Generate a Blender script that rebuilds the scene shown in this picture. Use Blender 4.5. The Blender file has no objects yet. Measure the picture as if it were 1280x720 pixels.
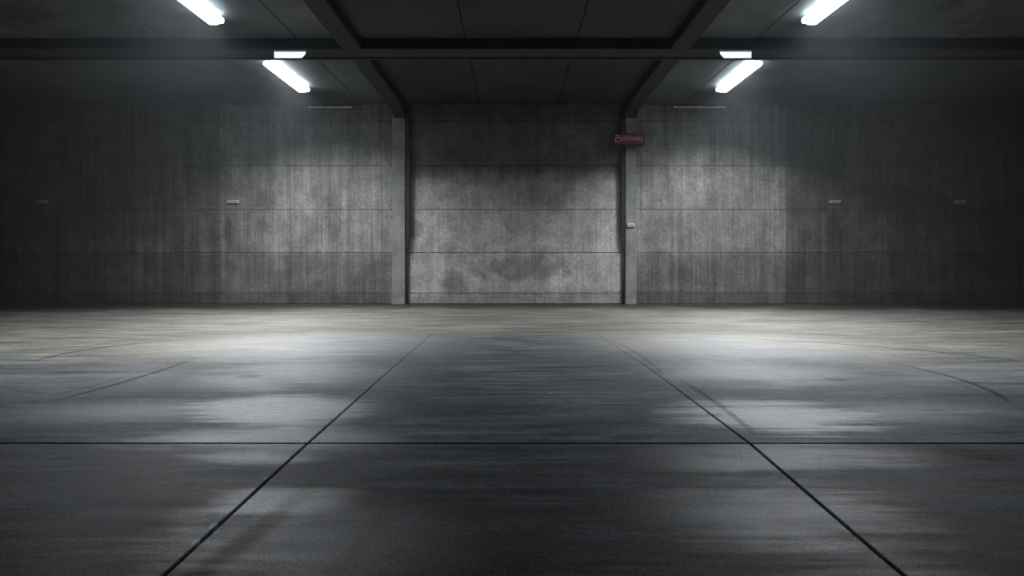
import bpy, bmesh, math, random
from mathutils import Vector, Matrix
random.seed(7)
sc = bpy.context.scene
COL = sc.collection
F, CH = 853.3, 1.3            # focal length in pixels of the 1280 frame, camera height
WY = 18.5                     # the far wall
CZ = 5.40                     # ceiling height

# ------------------------------------------------------------------ shader helper
class G:
    def __init__(s, name):
        s.m = bpy.data.materials.new(name); s.m.use_nodes = True
        s.t = s.m.node_tree; s.n = s.t.nodes; s.l = s.t.links
        s.b = s.n['Principled BSDF']; s.o = s.n['Material Output']
        s.tc = s.n.new('ShaderNodeTexCoord')
        s.sep = s.n.new('ShaderNodeSeparateXYZ'); s.l.new(s.tc.outputs['Object'], s.sep.inputs[0])
        s.X, s.Y, s.Z = s.sep.outputs
    def put(s, sock, v):
        if isinstance(v, (int, float)): sock.default_value = v
        elif isinstance(v, tuple): sock.default_value = v
        else: s.l.new(v, sock)
    def m_(s, op, a, b=0.0, c=0.0, clamp=False):
        n = s.n.new('ShaderNodeMath'); n.operation = op; n.use_clamp = clamp
        s.put(n.inputs[0], a); s.put(n.inputs[1], b); s.put(n.inputs[2], c)
        return n.outputs[0]
    def add(s, a, b): return s.m_('ADD', a, b)
    def sub(s, a, b): return s.m_('SUBTRACT', a, b)
    def mul(s, a, b): return s.m_('MULTIPLY', a, b)
    def step(s, x, e0, e1, lo=0.0, hi=1.0):        # smooth map range
        n = s.n.new('ShaderNodeMapRange'); n.interpolation_type = 'SMOOTHSTEP'
        s.put(n.inputs[0], x)
        if e0 > e1: e0, e1, lo, hi = e1, e0, hi, lo
        for i, v in enumerate((e0, e1, lo, hi)): n.inputs[i+1].default_value = v
        return n.outputs[0]
    def noise(s, scale=(1, 1, 1), detail=4, rough=.55, off=(0, 0, 0), dist=0.0):
        mp = s.n.new('ShaderNodeMapping'); s.l.new(s.tc.outputs['Object'], mp.inputs[0])
        mp.inputs['Scale'].default_value = scale; mp.inputs['Location'].default_value = off
        n = s.n.new('ShaderNodeTexNoise'); n.inputs['Scale'].default_value = 1
        n.inputs['Detail'].default_value = detail; n.inputs['Roughness'].default_value = rough
        n.inputs['Distortion'].default_value = dist
        s.l.new(mp.outputs[0], n.inputs['Vector'])
        return n.outputs[0]
    def voro(s, scale, off=(0, 0, 0)):
        mp = s.n.new('ShaderNodeMapping'); s.l.new(s.tc.outputs['Object'], mp.inputs[0])
        mp.inputs['Scale'].default_value = scale; mp.inputs['Location'].default_value = off
        n = s.n.new('ShaderNodeTexVoronoi'); n.inputs['Scale'].default_value = 1
        s.l.new(mp.outputs[0], n.inputs['Vector'])
        return n.outputs['Distance']
    def mix(s, f, a, b):
        n = s.n.new('ShaderNodeMix'); n.data_type = 'RGBA'
        s.put(n.inputs['Factor'], f); s.put(n.inputs[6], a); s.put(n.inputs[7], b)
        return n.outputs[2]
    def scale_col(s, c, f):
        n = s.n.new('ShaderNodeVectorMath'); n.operation = 'SCALE'
        s.put(n.inputs[0], c[:3] if isinstance(c, tuple) else c); s.put(n.inputs['Scale'], f)
        return n.outputs[0]
    def bump(s, h, dist=.01, strength=1.0):
        n = s.n.new('ShaderNodeBump'); n.inputs['Distance'].default_value = dist
        n.inputs['Strength'].default_value = strength
        s.l.new(h, n.inputs['Height']); s.l.new(n.outputs[0], s.b.inputs['Normal'])

def rgb(v, a=1.0): return (v[0], v[1], v[2], a)

def concrete(name, col_a, col_b, grain=.25, streak=0.0, rough=.75, tone=1.0, stains_shade=None, spec=.4):
    g = G(name)
    big = g.noise((.45, .45, .45), 5, .6)
    med = g.noise((2.2, 2.2, 2.2), 6, .62, (3, 1, 7))
    fin = g.noise((17, 17, 17), 5, .85, (9, 2, 4))
    c = g.mix(g.step(big, .38, .64), rgb(col_a), rgb(col_b))
    f = g.step(med, .25, .75, .72, 1.25)
    f = g.mul(f, g.step(fin, .3, .7, 1 - grain, 1 + grain))
    h = g.add(g.mul(fin, .5), g.mul(med, .5))
    if streak:
        st = g.noise((7, 7, .22), 5, .7, (1, 5, 2))
        st2 = g.noise((24, 24, .35), 3, .6, (4, 4, 1))
        f = g.mul(f, g.step(st, .3, .7, 1 - streak, 1 + streak * .8))
        f = g.mul(f, g.step(st2, .3, .7, 1 - streak * .6, 1 + streak * .5))
        h = g.add(h, g.mul(st2, .6))
    f = g.mul(f, tone)
    if stains_shade: f = stains_shade(g, f)
    col = g.scale_col(c, f)
    g.l.new(col, g.b.inputs['Base Color'])
    g.put(g.b.inputs['Roughness'], g.step(med, .3, .7, rough - .08, rough + .1))
    g.b.inputs['Specular IOR Level'].default_value = spec
    g.bump(h, .006, .6)
    return g.m

def ellipse_mask(g, ax, ay, cx, cy, rx, ry, wob=None):
    dx = g.m_('POWER', g.mul(g.sub(ax, cx), 1 / rx), 2); dy = g.m_('POWER', g.mul(g.sub(ay, cy), 1 / ry), 2)
    d = g.m_('SQRT', g.add(dx, dy))
    if wob is not None: d = g.add(d, wob)
    return d

def plain(name, col, rough=.5, metal=0.0, spec=.5, var=.2, scale=14):
    g = G(name)
    n = g.noise((scale,) * 3, 4, .65)
    g.l.new(g.scale_col(rgb(col), g.step(n, .3, .7, 1 - var, 1 + var)), g.b.inputs['Base Color'])
    g.put(g.b.inputs['Roughness'], g.step(n, .3, .7, max(.05, rough - .08), rough + .1))
    g.b.inputs['Metallic'].default_value = metal
    g.b.inputs['Specular IOR Level'].default_value = spec
    return g.m

def emissive(name, col, strength):
    g = G(name)
    g.b.inputs['Base Color'].default_value = (.8, .8, .8, 1)
    g.b.inputs['Emission Color'].default_value = rgb(col)
    n = g.noise((3, 3, 3), 2, .5)
    g.put(g.b.inputs['Emission Strength'], g.step(n, .2, .8, strength * .92, strength * 1.08))
    return g.m

# ------------------------------------------------------------------ mesh helpers
def box(bm, x0, x1, y0, y1, z0, z1, bev=0.0, segs=1):
    r = bmesh.ops.create_cube(bm, size=1.0)
    vs = r['verts']
    for v in vs:
        v.co = Vector((x0 + (v.co.x + .5) * (x1 - x0), y0 + (v.co.y + .5) * (y1 - y0), z0 + (v.co.z + .5) * (z1 - z0)))
    if bev:
        es = set(e for v in vs for e in v.link_edges)
        bmesh.ops.bevel(bm, geom=list(es), offset=bev, segments=segs, profile=.5, affect='EDGES')
    return vs

def tube(bm, p0, p1, r, n=20, r2=None):
    p0, p1 = Vector(p0), Vector(p1); d = p1 - p0
    q = d.to_track_quat('Z', 'Y').to_matrix().to_4x4()
    bmesh.ops.create_cone(bm, cap_ends=True, segments=n, radius1=r, radius2=r if r2 is None else r2, depth=d.length,
                          matrix=Matrix.Translation((p0 + p1) / 2) @ q)

def prism_y(bm, prof, y0, y1):                  # an x,z profile carried along y
    a = [bm.verts.new((x, y0, z)) for x, z in prof]; b = [bm.verts.new((x, y1, z)) for x, z in prof]
    n = len(prof)
    bm.faces.new(a); bm.faces.new(b[::-1])
    for i in range(n): bm.faces.new((a[i], b[i], b[(i+1) % n], a[(i+1) % n]))
    bmesh.ops.recalc_face_normals(bm, faces=bm.faces)

def obj(name, bm, mat, parent=None, smooth=False):
    bmesh.ops.recalc_face_normals(bm, faces=bm.faces)
    me = bpy.data.meshes.new(name); bm.to_mesh(me); bm.free()
    me.materials.append(mat)
    if smooth:
        for p in me.polygons: p.use_smooth = True
    o = bpy.data.objects.new(name, me); COL.objects.link(o)
    if parent: o.parent = parent
    return o

def tag(o, label, cat, group=None):
    o['label'] = label; o['category'] = cat
    if group: o['group'] = group
    return o
def thing(name, label, cat, loc, group=None, rz=0):
    o = bpy.data.objects.new(name, None); COL.objects.link(o)
    o.empty_display_size = .1; o.location = loc; o.rotation_euler[2] = rz
    return tag(o, label, cat, group)
def struct(name, bm, mat):
    o = obj(name, bm, mat); o['kind'] = 'structure'; return o
def dup(root, loc, label, rz=0):
    r = root.copy(); COL.objects.link(r); r.location = loc; r.rotation_euler[2] = rz; r['label'] = label
    for ch in list(root.children):
        c = ch.copy(); COL.objects.link(c); c.parent = r
        for gch in list(ch.children):
            d = gch.copy(); COL.objects.link(d); d.parent = c
    return r

# ------------------------------------------------------------------ materials
def wall_stains_shade(g, f):
    X, Z = g.X, g.Z
    wob = g.mul(g.sub(g.noise((1.3, 1.3, 1.3), 6, .7, (5, 5, 5)), .5), .75)
    side = g.step(g.m_('ABSOLUTE', X), 3.0, 3.02)                       # board marked side bays / smooth middle bay
    # damp brown foot of the side bays
    zz = g.add(Z, g.mul(wob, .25))
    f = g.mul(f, g.sub(1, g.mul(g.mul(side, g.step(zz, 1.45, 1.30)), .30)))
    # older, dirtier panels beyond the upright joints
    old = g.m_('MAXIMUM', g.step(X, -7.90, -7.96), g.step(X, 7.37, 7.43))
    f = g.mul(f, g.sub(1, g.mul(old, .36)))
    # grime band along the plinth course
    f = g.mul(f, g.step(g.add(Z, g.mul(wob, .5)), .20, .42, .72, 1.0))
    # shade painted into the middle bay's upper courses, ragged lower rim
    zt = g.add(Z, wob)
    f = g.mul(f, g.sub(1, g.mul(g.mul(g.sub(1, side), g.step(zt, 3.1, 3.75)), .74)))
    f = g.mul(f, g.sub(1, g.mul(g.mul(side, g.step(zt, 3.55, 4.0)), .12)))
    # mottled patches low in the middle bay
    n = g.noise((3.2, 3.2, 3.2), 6, .7, (2, 8, 1))
    for cx, cz, rx, rz, k in ((.35, .95, 1.3, .42, .45), (-1.6, .6, .35, .4, .4), (-2.6, 2.0, .22, .3, .35),
                              (.9, 3.0, .9, .5, .3), (.1, 2.1, .4, .3, .25), (-4.9, 2.4, .3, .9, .25), (8.7, 1.8, .25, .9, .35),
                              (-7.7, 1.9, .14, .8, .35), (5.2, .8, 1.2, .4, .25), (7.6, .8, .8, .5, .2)):
        d = ellipse_mask(g, X, Z, cx, cz, rx, rz, g.mul(g.sub(n, .5), 2.2))
        f = g.mul(f, g.sub(1, g.mul(g.step(d, 1.15, .45), k)))
    return f

WA, WB = (.212, .212, .204), (.275, .273, .26)
M_wall = concrete('board_marked_concrete', WA, WB, grain=.34, streak=.30, rough=.8, stains_shade=wall_stains_shade, spec=.25)
M_wall_mid = concrete('smooth_cast_concrete', tuple(v*2.1 for v in WA), tuple(v*2.0 for v in WB), grain=.32, streak=.14, rough=.8, stains_shade=wall_stains_shade, spec=.25)
M_pillar = concrete('pillar_concrete', (.245, .25, .243), (.295, .296, .285), grain=.18, streak=.08, rough=.75, spec=.3)
M_ceil = concrete('ceiling_concrete', (.095, .108, .115), (.138, .153, .161), grain=.2, rough=.55, spec=.5)
M_ceil_mid = concrete('shaded_ceiling_concrete', (.045, .046, .045), (.06, .061, .06), grain=.2, rough=.7, spec=.3)  # darker copy of the ceiling concrete, shade between the beams put into its colour
M_beam = concrete('beam_concrete', (.032, .037, .042), (.046, .052, .057), grain=.2, rough=.7, spec=.35)
M_dark = plain('dark_plain', (.018, .02, .022), rough=.55, var=.25)
M_grey = plain('galvanised_steel', (.42, .44, .45), rough=.4, metal=.6)
M_white = plain('white_enamel', (.72, .74, .75), rough=.4, var=.06)
M_plate = plain('pale_dusty_plastic', (.62, .62, .60), rough=.6, var=.15, scale=30)
M_red = plain('faded_red_sign_face', (.15, .022, .024), rough=.5, var=.35, scale=18)
M_letter = plain('pale_pink_lettering', (.62, .36, .33), rough=.6, var=.3, scale=40)
M_rail = plain('bare_steel_rail', (.85, .87, .88), rough=.4, metal=.0)
LAMP = 12.0
WATT = 255.0
SPREAD = 137
M_tube = emissive('lit_lamp_diffuser', (.80, .91, 1.0), LAMP)
M_small = emissive('glowing_small_panel', (.95, .97, 1.0), .9)
M_end = emissive('lit_end_cap', (.80, .91, 1.0), 4.0)

def circ(p, q, r):
    (ax, ay), (bx, by), (cx, cy) = p, q, r
    d = 2 * (ax * (by - cy) + bx * (cy - ay) + cx * (ay - by))
    ux = ((ax*ax+ay*ay)*(by-cy) + (bx*bx+by*by)*(cy-ay) + (cx*cx+cy*cy)*(ay-by)) / d
    uy = ((ax*ax+ay*ay)*(cx-bx) + (bx*bx+by*by)*(ax-cx) + (cx*cx+cy*cy)*(bx-ax)) / d
    return ux, uy, math.hypot(ax-ux, ay-uy)

def floor_material():
    g = G('polished_stained_concrete')
    X, Y = g.X, g.Y
    big = g.noise((.35, .35, .35), 4, .55, (3, 0, 0), .4)
    blot = g.noise((.75, 1.0, 1), 6, .62, (11, 4, 0), .6)
    drag = g.noise((.45, 4.5, 1), 6, .65, (2, 9, 0), .3)        # swept across the bay
    fine = g.noise((26, 26, 26), 5, .9)
    silk = g.noise((1.1, 15, 1), 4, .7, (1, 3, 0), .2)          # fine trowel sweeps
    grit = g.noise((80, 80, 80), 3, .8, (3, 8, 1))
    tiny = g.noise((9, 9, 9), 5, .7, (5, 1, 2))
    # dusty tan floor at the back, cool sealed concrete in front, ragged rim between
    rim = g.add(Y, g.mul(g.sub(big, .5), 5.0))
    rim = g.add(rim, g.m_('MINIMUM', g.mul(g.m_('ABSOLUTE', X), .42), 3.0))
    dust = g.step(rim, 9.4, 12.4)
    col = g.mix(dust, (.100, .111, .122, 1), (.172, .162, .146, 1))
    f = g.step(blot, .3, .7, .80, 1.18)
    f = g.mul(f, g.step(drag, .33, .67, .68, 1.3))
    f = g.mul(f, g.step(tiny, .3, .7, .84, 1.15))
    f = g.mul(f, g.step(fine, .3, .7, .60, 1.40))
    f = g.mul(f, g.step(grit, .34, .66, .55, 1.5))
    f = g.mul(f, g.step(silk, .34, .66, .66, 1.34))
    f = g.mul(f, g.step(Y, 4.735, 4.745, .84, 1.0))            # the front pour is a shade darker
    # darker band along the foot of the back wall
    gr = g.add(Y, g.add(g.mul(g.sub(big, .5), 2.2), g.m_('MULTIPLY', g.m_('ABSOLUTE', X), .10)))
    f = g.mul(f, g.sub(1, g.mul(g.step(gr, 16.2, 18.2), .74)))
    # tyre marks
    marks = [((-5.91, 8.4), (-5.45, 10.3), (-3.6, 11.0), .06, .6, 8.3, 11.2),
             ((-4.15, 5.9), (-4.02, 7.0), (-4.05, 8.8), .05, .6, 5.9, 9.0),
             ((-4.32, 5.9), (-4.20, 7.0), (-4.25, 8.8), .03, .35, 6.1, 8.4),
             ((6.35, 8.3), (5.54, 9.5), (2.6, 10.9), .06, .6, 8.2, 11.2),
             ((4.33, 5.9), (4.70, 7.1), (4.4, 8.8), .05, .6, 5.8, 8.8),
             ((4.20, 5.9), (4.55, 7.1), (4.2, 8.8), .03, .3, 6.1, 8.4),
             ((1.75, 7.2), (1.80, 6.0), (1.76, 4.9), .045, .55, 4.7, 7.6),
             ((1.63, 7.3), (1.67, 8.6), (1.49, 10.7), .03, .4, 7.2, 10.9),
             ((-1.14, 4.1), (-1.20, 3.3), (-1.32, 2.6), .10, .55, 2.2, 4.3),
             ((-0.72, 4.1), (-0.66, 3.3), (-0.80, 2.6), .09, .25, 2.2, 3.8),
             ((1.35, 4.4), (1.95, 3.6), (2.6, 3.2), .07, .2, 3.0, 4.4)]
    wobble = g.mul(g.sub(tiny, .5), .05)
    clean = 1.0
    for a, b, c, w, k, y0, y1 in marks:
        ux, uy, r = circ(a, b, c)
        dd = g.m_('SQRT', g.add(g.m_('POWER', g.sub(X, ux), 2), g.m_('POWER', g.sub(Y, uy), 2)))
        dd = g.m_('ABSOLUTE', g.add(g.sub(dd, r), wobble))
        m = g.mul(g.step(dd, w, w * .2), g.mul(g.step(Y, y0, y0 + .6), g.step(Y, y1, y1 - 1.2)))
        # only the near side of the circle
        s = 1 if a[0] > ux else -1
        m = g.mul(m, g.step(g.mul(g.sub(X, ux), s), -.5 * r, -.3 * r))
        f = g.mul(f, g.sub(1, g.mul(m, k)))
        clean = g.mul(clean, g.sub(1, g.mul(m, k)))
    # oil drips
    spots = [(-1.447, 3.29, .018, .05, -4.0), (-1.441, 3.10, .018, .04, -4.0), (-1.45, 4.0, .012, .03, -2.5), (-1.40, 3.62, .012, .02, -2.5),
             (-2.85, 7.39, .15, .11, .6), (-3.25, 7.5, .16, .05, .35), (-.69, 4.88, .17, .07, .5), (.82, 4.88, .19, .07, .5),
             (3.41, 7.2, .15, .10, .5), (-4.9, 5.4, .3, .15, .2)]
    for cx, cy, rx, ry, k in spots:
        d = ellipse_mask(g, X, Y, cx, cy, rx, ry, g.mul(g.sub(tiny, .5), 1.0))
        f = g.mul(f, g.sub(1, g.mul(g.step(d, 1.2, .5), k)))
    # pale chipped grit beside the joint
    chip = g.voro((26, 26, 1), (3, 3, 0))
    near = g.step(g.m_('ABSOLUTE', g.add(X, 1.44)), .16, .02)
    f = g.mul(f, g.add(1, g.mul(g.mul(g.step(chip, .16, .08), near), 1.6)))
    worn_glint = None
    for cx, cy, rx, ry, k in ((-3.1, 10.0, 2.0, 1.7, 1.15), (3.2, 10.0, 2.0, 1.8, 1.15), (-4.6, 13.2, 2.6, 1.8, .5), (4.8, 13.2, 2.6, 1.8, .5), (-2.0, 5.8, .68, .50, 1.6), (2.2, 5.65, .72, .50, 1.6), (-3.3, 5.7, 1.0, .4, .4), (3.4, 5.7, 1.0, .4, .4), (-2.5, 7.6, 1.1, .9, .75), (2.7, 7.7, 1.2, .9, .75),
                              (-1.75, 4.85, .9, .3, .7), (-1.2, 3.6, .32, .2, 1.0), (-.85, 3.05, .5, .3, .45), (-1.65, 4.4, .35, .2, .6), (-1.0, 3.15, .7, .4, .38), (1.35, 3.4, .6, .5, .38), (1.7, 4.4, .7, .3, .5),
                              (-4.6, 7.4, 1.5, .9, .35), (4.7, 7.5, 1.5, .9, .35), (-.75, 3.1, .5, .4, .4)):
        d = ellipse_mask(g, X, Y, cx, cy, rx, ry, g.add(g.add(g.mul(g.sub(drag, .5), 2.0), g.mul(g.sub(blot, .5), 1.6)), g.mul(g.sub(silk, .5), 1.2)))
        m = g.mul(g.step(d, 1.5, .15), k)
        worn_glint = m if worn_glint is None else g.m_('MAXIMUM', worn_glint, m)
    f = g.mul(f, g.add(1, g.mul(worn_glint, .9)))  # lamp highlights painted into the colour, paler over the polished patches
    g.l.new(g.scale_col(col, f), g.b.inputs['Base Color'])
    r = g.step(blot, .32, .66, .42, .58)
    r = g.add(r, g.step(drag, .3, .7, -.06, .08))
    r = g.add(r, g.mul(g.sub(fine, .5), .30))
    r = g.add(r, g.mul(g.sub(silk, .5), .3))
    r = g.sub(g.add(r, g.mul(dust, .04)), g.mul(worn_glint, -.02))
    g.put(g.b.inputs['Roughness'], g.m_('MAXIMUM', r, .2))
    g.put(g.b.inputs['Specular IOR Level'], g.step(g.noise((.9, 1.5, 1), 5, .65, (7, 2, 0), .8), .36, .62, .22, .55))
    sp = g.m_('ADD', g.add(g.mul(worn_glint, .9), .12), g.mul(g.sub(blot, .4), .3), clamp=True)
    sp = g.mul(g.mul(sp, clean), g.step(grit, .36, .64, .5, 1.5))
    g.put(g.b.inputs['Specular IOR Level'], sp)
    g.put(g.b.inputs['Coat Weight'], g.m_('MULTIPLY', g.mul(worn_glint, clean), g.step(grit, .36, .64, .5, 1.3), clamp=True))
    g.b.inputs['Coat Roughness'].default_value = .52
    h = g.add(g.mul(g.add(fine, g.mul(grit, .5)), .4), g.add(g.mul(tiny, .5), g.mul(drag, 1.5)))
    g.bump(h, .006, .7)
    return g.m
M_floor = floor_material()

# ------------------------------------------------------------------ the room
X0, X1, YB = -19.0, 19.0, -5.0

# floor: concrete slabs parted by sawn joints, over a sunken bed, one mesh
def floor_mesh():
    bm = bmesh.new()
    dep = .03
    # the run of the two long joints (x at given y)
    L = [(-5, -1.42), (2.77, -1.42), (4.74, -1.425), (8.0, -1.40), (11.4, -1.34)]
    R = [(-5, 1.50), (2.77, 1.59), (4.74, 1.645), (8.0, 1.58), (9.6, 1.49), (11.4, 1.40)]
    def at(P, y):
        for (ya, xa), (yb, xb) in zip(P, P[1:]):
            if y <= yb: return xa + (xb - xa) * (y - ya) / (yb - ya)
        return P[-1][1]
    c = .004
    def w(y): return .010 if y < 5.6 else (.0075 if y < 7 else (.005 if y < 9 else .0035))   # half joint, narrower where it is clogged
    JY = 4.74; wy = .013
    ys_a = [YB - .3, 0, 2, 3, 4, JY - wy]; ys_b = [JY + wy, 5.5, 6.2, 7, 8, 9, 9.6, 11.4]
    def slab(xl, xr, ys, chl, chr_, chb, cht):
        top = []; n = len(ys)
        for i, y in enumerate(ys):
            yy = y + (c if (i == 0 and chb) else 0) - (c if (i == n-1 and cht) else 0)
            top.append((bm.verts.new((xl(y) + (c if chl else 0), yy, 0)), bm.verts.new((xr(y) - (c if chr_ else 0), yy, 0)),
                        bm.verts.new((xl(y), y, -c)), bm.verts.new((xr(y), y, -c)),
                        bm.verts.new((xl(y), y, -dep)), bm.verts.new((xr(y), y, -dep))))
        for p, q in zip(top, top[1:]):
            bm.faces.new((p[0], p[1], q[1], q[0]))
            bm.faces.new((p[2], p[0], q[0], q[2])); bm.faces.new((p[4], p[2], q[2], q[4]))
            bm.faces.new((p[1], p[3], q[3], q[1])); bm.faces.new((p[3], p[5], q[5], q[3]))
        for p in (top[0], top[-1]):
            bm.faces.new((p[0], p[1], p[3], p[2])); bm.faces.new((p[2], p[3], p[5], p[4]))
    for ys, b, t in ((ys_a, False, True), (ys_b, True, False)):
        slab(lambda y: X0 - .3, lambda y: at(L, y) - w(y), ys, False, True, b, t)
        slab(lambda y: at(L, y) + w(y), lambda y: at(R, y) - w(y), ys, True, True, b, t)
        slab(lambda y: at(R, y) + w(y), lambda y: X1 + .3, ys, True, False, b, t)
    # the rear pour, unjointed
    box(bm, X0 - .3, X1 + .3, 11.4, WY + .3, -dep, 0)
    box(bm, X0 - .3, X1 + .3, YB - .3, WY + .3, -.25, -dep)
    return bm
struct('floor', floor_mesh(), M_floor)

# walls: cast panels with chamfered rims standing on a backing
def wall_panels(spans, zs, mat_gap=.006, bev=.012):
    bm = bmesh.new()
    for (a, b) in spans:
        for z0, z1 in zip(zs, zs[1:]):
            box(bm, a + mat_gap, b - mat_gap, WY, WY + .08, z0 + mat_gap, z1 - mat_gap, bev)
    return bm
ZS = [0, .28, 1.387, 2.557, 3.75, 4.96, CZ + .05]
bm = wall_panels([(X0, -13.2), (-13.2, -7.93), (-7.93, -3.22), (3.27, 7.40), (7.40, 13.1), (13.1, X1)], ZS, .004, .009)
box(bm, X0 - .3, X1 + .3, WY + .07, WY + .35, -.25, CZ + .3)
wb = struct('wall_back', bm, M_wall)
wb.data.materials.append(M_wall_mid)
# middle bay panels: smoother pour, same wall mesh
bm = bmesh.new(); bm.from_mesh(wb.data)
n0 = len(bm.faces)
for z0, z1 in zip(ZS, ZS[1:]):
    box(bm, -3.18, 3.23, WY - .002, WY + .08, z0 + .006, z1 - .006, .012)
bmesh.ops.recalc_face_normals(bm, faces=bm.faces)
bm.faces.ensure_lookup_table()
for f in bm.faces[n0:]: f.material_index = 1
bm.to_mesh(wb.data); bm.free()

for nm, a in (('wall_left', X0), ('wall_right', X1)):
    bm = bmesh.new(); s = -1 if a < 0 else 1
    zs = ZS
    for y0 in range(-5, 18, 6):
        y1 = min(y0 + 6, WY)
        for z0, z1 in zip(zs, zs[1:]):
            box(bm, min(a, a + s*.08), max(a, a + s*.08), y0 + .005, y1 - .005, z0 + .005, z1 - .005, .01)
    box(bm, min(a + s*.07, a + s*.3), max(a + s*.07, a + s*.3), YB - .3, WY + .3, -.25, CZ + .3)
    struct(nm, bm, M_wall)
bm = bmesh.new()
for x0 in range(-19, 19, 6):
    for z0, z1 in zip(ZS, ZS[1:]):
        box(bm, x0 + .005, min(x0 + 6, 19) - .005, YB - .08, YB, z0 + .005, z1 - .005, .01)
box(bm, X0 - .3, X1 + .3, YB - .3, YB - .07, -.25, CZ + .3)
struct('wall_front', bm, M_wall)

# ceiling: precast planks with open seams
bm = bmesh.new()
seams_x = [-19, -14.3, -10.2, -6.50, -4.07, -3.04, -.89, 1.21, 3.16, 4.6, 7.2, 11, 15, 19]
seams_y = [-5, -1, 3, 7, 10.2, 15.55, WY]
for a, b in zip(seams_x, seams_x[1:]):
    for c, d in zip(seams_y, seams_y[1:]):
        box(bm, a + .008, b - .008, c + .003, d - .003, CZ, CZ + .08, .006)
box(bm, X0 - .3, X1 + .3, YB - .3, WY + .3, CZ + .07, CZ + .3)
ce = struct('ceiling', bm, M_ceil)
ce.data.materials.append(M_ceil_mid)
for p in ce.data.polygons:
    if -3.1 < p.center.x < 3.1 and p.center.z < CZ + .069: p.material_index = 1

# ------------------------------------------------------------------ pillars and beams
def pillar(xa, xb, label):
    t = thing('wall_pillar', label, 'pillar', ((xa + xb) / 2, WY, 0), 'concrete pillars against the back wall')
    hw = (xb - xa) / 2
    bm = bmesh.new(); box(bm, -hw, hw, -.16, -.002, 0, 5.2, .012, 2); obj('shaft', bm, M_pillar, t)
    bm = bmesh.new(); box(bm, -hw + .001, hw - .001, -.175, -.158, 0.001, .11, .006, 1); obj('base_plinth', bm, M_pillar, t)
    return t
pillar(-3.24, -2.90, 'pale grey concrete pillar left of the middle wall bay')
pillar(3.03, 3.32, 'pale grey concrete pillar right of the middle wall bay, below the red sign')

def long_beam(x0, x1, label):
    cx = (x0 + x1) / 2
    t = thing('ceiling_beam', label, 'beam', (cx, 0, CZ), 'concrete beams running to the back wall')
    hw = (x1 - x0) / 2
    bm = bmesh.new()
    prism_y(bm, [(-hw, -.001), (-hw, -.185), (-hw + .015, -.2), (hw - .015, -.2), (hw, -.185), (hw, -.001)], YB, WY)
    obj('web', bm, M_beam, t)
    # haunch where the beam meets its pillar
    bm = bmesh.new()
    pts = [(WY - .17, -.199), (WY - 1.5, -.199), (WY - .8, -.225), (WY - .35, -.29), (WY - .17, -.40)]
    a = [bm.verts.new((-hw + .02, y, z)) for y, z in pts]; b = [bm.verts.new((hw - .02, y, z)) for y, z in pts]
    bm.faces.new(a); bm.faces.new(b[::-1])
    for i in range(len(pts)): j = (i + 1) % len(pts); bm.faces.new((a[i], b[i], b[j], a[j]))
    obj('haunch', bm, M_beam, t)
    return t
long_beam(-3.22, -2.86, 'dark concrete ceiling beam running back to the left pillar')
long_beam(2.98, 3.34, 'dark concrete ceiling beam running back to the right pillar')

t = thing('cross_beam', 'dark wide concrete beam crossing the whole ceiling in front of the rear lamps', 'beam', (0, 13.2, CZ))
bm = bmesh.new(); box(bm, X0, X1, -.34, .26, -.205, -.001, .012, 1); obj('web', bm, M_beam, t)
bm = bmesh.new(); box(bm, X0, X1, .20, .275, -.235, -.2, .004, 1); obj('drip_edge', bm, M_dark, t)

# rail along the head of the back wall, either side
def head_rail(x0, x1, label):
    t = thing('head_rail', label, 'rail', ((x0 + x1) / 2, WY - .03, 5.33), 'rails at the head of the back wall')
    h = (x1 - x0) / 2
    bm = bmesh.new(); box(bm, -h, h, -.028, .028, -.02, .02, .006, 1); obj('bar', bm, M_rail, t)
    for k in (-.9, 0, .9):
        bm = bmesh.new(); box(bm, h*k - .03, h*k + .03, -.03, .028, -.022, .028, .004); obj('bracket', bm, M_rail, t)
head_rail(-5.55, -4.35, 'thin steel rail at the top of the back wall near the left rear lamp')
head_rail(4.35, 5.75, 'thin steel rail at the top of the back wall near the right rear lamp')

# ------------------------------------------------------------------ dark strips added for the shade beside the pillars
def flank_strip(x, wl, label):
    t = thing('shade_strip', label, 'dark strip', (x, WY - .06, 0), 'added dark strips for shade beside the pillars')
    bm = bmesh.new(); box(bm, -wl/2, wl/2, -.10, .055, 1.85, 5.18, .008, 2); obj('strip_wide', bm, M_dark, t)
    s = 1 if x < 0 else -1          # the thin lower strip keeps to the pillar side
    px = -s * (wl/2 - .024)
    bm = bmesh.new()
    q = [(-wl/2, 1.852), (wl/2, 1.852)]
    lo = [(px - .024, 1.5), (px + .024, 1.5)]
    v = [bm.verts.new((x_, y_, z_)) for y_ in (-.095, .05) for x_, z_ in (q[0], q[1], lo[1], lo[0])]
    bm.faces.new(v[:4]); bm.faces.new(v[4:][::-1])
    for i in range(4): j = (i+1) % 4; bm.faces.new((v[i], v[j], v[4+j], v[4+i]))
    obj('strip_taper', bm, M_dark, t)
    bm = bmesh.new(); tube(bm, (px, -.02, 0.001), (px, -.02, 1.52), .024); obj('strip_thin', bm, M_dark, t, True)
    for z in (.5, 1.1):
        bm = bmesh.new(); box(bm, px - .027, px + .027, -.05, .055, z - .015, z + .015, .004); obj('strip_band', bm, M_dark, t)
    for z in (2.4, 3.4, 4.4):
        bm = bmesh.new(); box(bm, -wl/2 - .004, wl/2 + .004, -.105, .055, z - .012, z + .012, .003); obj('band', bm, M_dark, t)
flank_strip(-2.824, .115, 'dark narrow strip put in for shade, thinner low down, right of the left pillar')
flank_strip(2.962, .10, 'dark narrow strip put in for shade, thinner low down, left of the right pillar')

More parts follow.
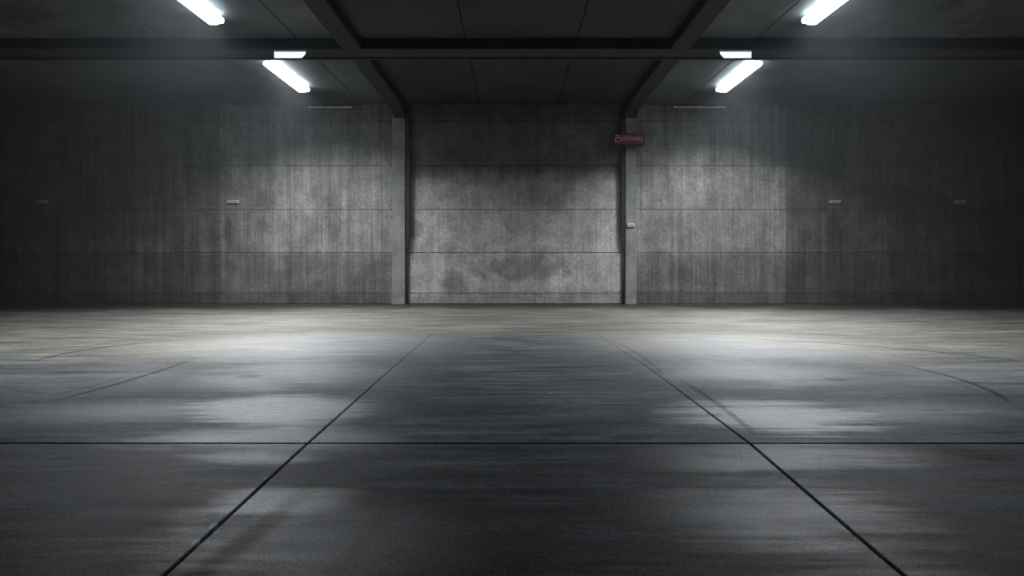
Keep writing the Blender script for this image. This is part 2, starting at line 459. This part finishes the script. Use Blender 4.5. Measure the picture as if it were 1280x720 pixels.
# ------------------------------------------------------------------ lamps
def rounded(hw, z0, z1, n=5, r=.03):
    pts = [(-hw, z1)]
    for i in range(n + 1):
        a = math.pi + i / n * math.pi / 2
        pts.append((-hw + r + r * math.cos(a), z0 + r + r * math.sin(a)))
    for i in range(n + 1):
        a = 1.5 * math.pi + i / n * math.pi / 2
        pts.append((hw - r + r * math.cos(a), z0 + r + r * math.sin(a)))
    pts.append((hw, z1))
    return pts
def tube_lamp(x, y, label, mirror=1):
    t = thing('tube_lamp', label, 'ceiling lamp', (x, y, CZ), 'twin tube lamps on the ceiling')
    Lh = 1.18
    bm = bmesh.new(); prism_y(bm, [(-.07, 0), (-.07, -.035), (-.05, -.045), (.05, -.045), (.07, -.035), (.07, 0)], -Lh + .05, Lh - .05)
    obj('housing', bm, M_white, t)
    # wide diffuser on the outer side, slim one on the inner side, set a little back from each other
    for cx, hw, y0, y1 in ((-.055 * mirror, .092, -Lh + .02, Lh), (.095 * mirror, .048, -Lh - .08, Lh - .06)):
        bm = bmesh.new(); prism_y(bm, [(px + cx, pz) for px, pz in rounded(hw, -.125, -.046)], y0 + .025, y1 - .025)
        d = obj('diffuser', bm, M_tube, t, True)
        d.data.shade_flat() if hasattr(d.data, 'shade_flat') else None
        for e, s in ((y0, 1), (y1, -1)):
            bm = bmesh.new()
            prism_y(bm, [(px * 1.02 + cx, pz) for px, pz in rounded(hw, -.127, -.045)], min(e, e + s*.024), max(e, e + s*.024))
            obj('end_cap', bm, M_end, d)
    la = bpy.data.lights.new('lamp_light', 'AREA'); la.shape = 'RECTANGLE'; la.size = .26; la.size_y = 2.3
    la.energy = WATT; la.spread = math.radians(SPREAD); la.color = (.95, .975, 1.0)
    lo = bpy.data.objects.new('lamp_light', la); COL.objects.link(lo); lo.parent = t; lo.location = (0, 0, -.135)
    for yy in (-.7, .7):
        bm = bmesh.new(); box(bm, -.09, .09, yy - .02, yy + .02, -.048, -.001, .004); obj('mounting_clip', bm, M_grey, t)
    return t
tube_lamp(-5.06, 15.4, 'white glowing twin tube lamp, left one behind the cross beam')
tube_lamp(5.06, 15.4, 'white glowing twin tube lamp, right one behind the cross beam', -1)
tube_lamp(-5.08, 10.55, 'white glowing twin tube lamp at the upper left frame edge, before the cross beam')
tube_lamp(5.08, 10.55, 'white glowing twin tube lamp at the upper right frame edge, before the cross beam', -1)

def glow_panel(s, label):
    # slanted-end panel made to glow, for the bright strip under the cross beam
    t = thing('beam_bright_strip', label, 'ceiling lamp', (s * 4.36, 13.22, 5.194), 'small glowing panels put in for the bright strip under the cross beam')
    def sk(pts, z0, z1):
        bm = bmesh.new()
        a = [bm.verts.new((s * x, y, z0)) for x, y in pts]; b = [bm.verts.new((s * x, y, z1)) for x, y in pts]
        bm.faces.new(a); bm.faces.new(b[::-1]); n = len(pts)
        for i in range(n): j = (i+1) % n; bm.faces.new((a[i], b[i], b[j], a[j]))
        return bm
    obj('casing', sk([(.16, -.31), (.285, .05), (-.27, .05), (-.455, -.31)], 0, -.03), M_white, t)
    obj('diffuser', sk([(.152, -.30), (.272, .04), (-.26, .04), (-.40, -.20), (-.44, -.30)], -.0305, -.05), M_small, t)
glow_panel(-1, 'small slanted glowing panel put in for the bright strip under the cross beam, left side')
glow_panel(1, 'small slanted glowing panel put in for the bright strip under the cross beam, right side')

# ------------------------------------------------------------------ wall plates
def wall_plate(x, z, w, h, label, flip=1, y=WY, group='small plates on the side walls'):
    t = thing('wall_plate', label, 'wall plate', (x, y, z), group)
    bm = bmesh.new()
    pts = [(-w/2, -h/2), (w/2 + .02 * flip, -h/2), (w/2, h/2), (-w/2, h/2)]
    if flip < 0: pts = [(-w/2 - .02, -h/2), (w/2, -h/2), (w/2, h/2), (-w/2, h/2)]
    a = [bm.verts.new((px, -.05, pz)) for px, pz in pts]; b = [bm.verts.new((px, -.001, pz)) for px, pz in pts]
    bm.faces.new(a); bm.faces.new(b[::-1])
    for i in range(4): j = (i+1) % 4; bm.faces.new((a[i], b[i], b[j], a[j]))
    bmesh.ops.bevel(bm, geom=bm.edges[:], offset=.005, segments=1, affect='EDGES')
    obj('cover', bm, M_plate, t)
    bm = bmesh.new(); box(bm, -w/2 + .04, w/2 - .04, -.053, -.0505, -.006, .006); obj('slot', bm, M_dark, t)
    for q in (-1, 1):
        bm = bmesh.new(); tube(bm, (q * (w/2 - .022), -.055, 0), (q * (w/2 - .022), -.05, 0), .006, 10); obj('screw', bm, M_grey, t)
    return t
zz = 2.77
wall_plate(-7.57, zz, .29, .085, 'small pale plate on the left wall bay, nearer the left pillar')
wall_plate(-12.75, zz, .29, .085, 'small dim plate in the dark at the far left of the wall')
wall_plate(8.73, zz, .29, .085, 'small pale plate on the right wall bay, nearer the right pillar', -1)
wall_plate(12.10, zz, .29, .085, 'small dim plate in the dark at the far right of the wall', -1)
tt = wall_plate(3.17, 2.13, .20, .10, 'small white label plate on the right pillar, below the red sign', 0.0, WY - .16, 'label plate')
del tt['group']; tt.name = 'pillar_label'

# ------------------------------------------------------------------ the red sign
# hangs on two rods from the beam and is braced to the pillar
sx0, sx1 = 2.66, 3.49
SY = 18.12
t = thing('hanging_sign', 'small dark red lettered sign hung at the top of the right pillar', 'sign', ((sx0 + sx1)/2, SY, 4.40))
hw = (sx1 - sx0) / 2
bm = bmesh.new(); box(bm, -hw, hw, -.045, .045, -.155, .135, .012, 2); obj('sign_box', bm, M_dark, t)
bm = bmesh.new(); box(bm, -hw + .02, hw - .02, -.052, -.0455, -.125, .115, .002); face = obj('sign_face', bm, M_red, t)
def text(s, x, z, size, mat, parent, name='lettering', w=1.0):
    cu = bpy.data.curves.new(name, 'FONT'); cu.body = s; cu.size = size; cu.extrude = .002; cu.align_x = 'LEFT'; cu.align_y = 'BOTTOM'
    cu.space_character = 1.05; cu.offset = .002
    o = bpy.data.objects.new(name, cu); COL.objects.link(o)
    bpy.context.view_layer.update()
    me = bpy.data.meshes.new_from_object(o.evaluated_get(bpy.context.evaluated_depsgraph_get()))
    bpy.data.objects.remove(o); bpy.data.curves.remove(cu)
    me.transform(Matrix.Translation((x, -.055, z)) @ Matrix.Rotation(math.pi/2, 4, 'X') @ Matrix.Diagonal((w, 1, 1, 1)))
    me.materials.clear(); me.materials.append(mat)
    r = bpy.data.objects.new(name, me); COL.objects.link(r); r.parent = parent
    return r
text('mixeu', -hw + .225, -.085, .215, M_letter, t, w=1.0)
# round swirl mark with a swept tick over it
bm = bmesh.new()
def ring(bm, cx, cz, r0, r1, a0, a1, n=28, sx=1.0, y=-.056):
    vs = []
    for i in range(n + 1):
        a = a0 + (a1 - a0) * i / n
        vs.append([bm.verts.new((cx + sx * r * math.cos(a), yy, cz + r * math.sin(a))) for r in (r0, r1) for yy in (y, y + .004)])
    for p, q in zip(vs, vs[1:]):
        bm.faces.new((p[0], p[2], q[2], q[0])); bm.faces.new((p[1], q[1], q[3], p[3]))
        bm.faces.new((p[2], p[3], q[3], q[2])); bm.faces.new((p[0], q[0], q[1], p[1]))
    bm.faces.new((vs[0][0], vs[0][1], vs[0][3], vs[0][2])); bm.faces.new((vs[-1][0], vs[-1][2], vs[-1][3], vs[-1][1]))
ring(bm, -hw + .125, -.015, .05, .068, 0.4, 6.2, sx=1.25)
ring(bm, -hw + .10, .0, .085, .10, .6, 2.0, 12)
obj('swirl_mark', bm, M_letter, t)
for rx in (-hw + .03,):
    bm = bmesh.new(); tube(bm, (rx, 0, .13), (rx, 0, CZ - 4.40 - .002), .012, 12)
    bm2 = obj('hanger_rod', bm, M_dark, t, True)
bm = bmesh.new(); box(bm, -hw - .09, hw - .02, -.02, .04, -.205, -.175, .004); obj('bracket_bar', bm, M_dark, t)
bm = bmesh.new(); box(bm, -hw - .10, -hw - .015, -.04, .05, -.21, .12, .006); obj('control_box', bm, M_dark, t)
bm = bmesh.new(); box(bm, .04, .12, .02, .215, -.19, -.16, .004); obj('wall_arm', bm, M_dark, t)

# ------------------------------------------------------------------ world, camera
w = bpy.data.worlds.new('world'); sc.world = w; w.use_nodes = True
w.node_tree.nodes['Background'].inputs[0].default_value = (0, 0, 0, 1)
hz = w.node_tree.nodes.new('ShaderNodeVolumeScatter')      # thin dusty haze hanging in the hall
hz.inputs['Density'].default_value = .0021; hz.inputs['Anisotropy'].default_value = .3
hz.inputs['Color'].default_value = (.85, .93, 1, 1)
w.node_tree.links.new(hz.outputs[0], w.node_tree.nodes['World Output'].inputs['Volume'])
cam = bpy.data.cameras.new('camera'); co = bpy.data.objects.new('camera', cam); COL.objects.link(co)
cam.sensor_width = 36; cam.lens = F / 1280 * 36
co.location = (0, 0, CH); co.rotation_euler = (math.pi/2, 0, 0)
cam.shift_y = -40 / 1280; cam.shift_x = -1 / 1280
cam.clip_start = .05
sc.camera = co
sc.view_settings.view_transform = 'Standard'; sc.view_settings.look = 'None'
sc.view_settings.exposure = 0; sc.view_settings.gamma = 1; sc.view_settings.use_curve_mapping = False
sc.cycles.use_denoising = True
sc.cycles.max_bounces = 4
sc.cycles.volume_bounces = 0
sc.cycles.use_adaptive_sampling = True
sc.cycles.adaptive_threshold = .03
sc.cycles.caustics_reflective = False
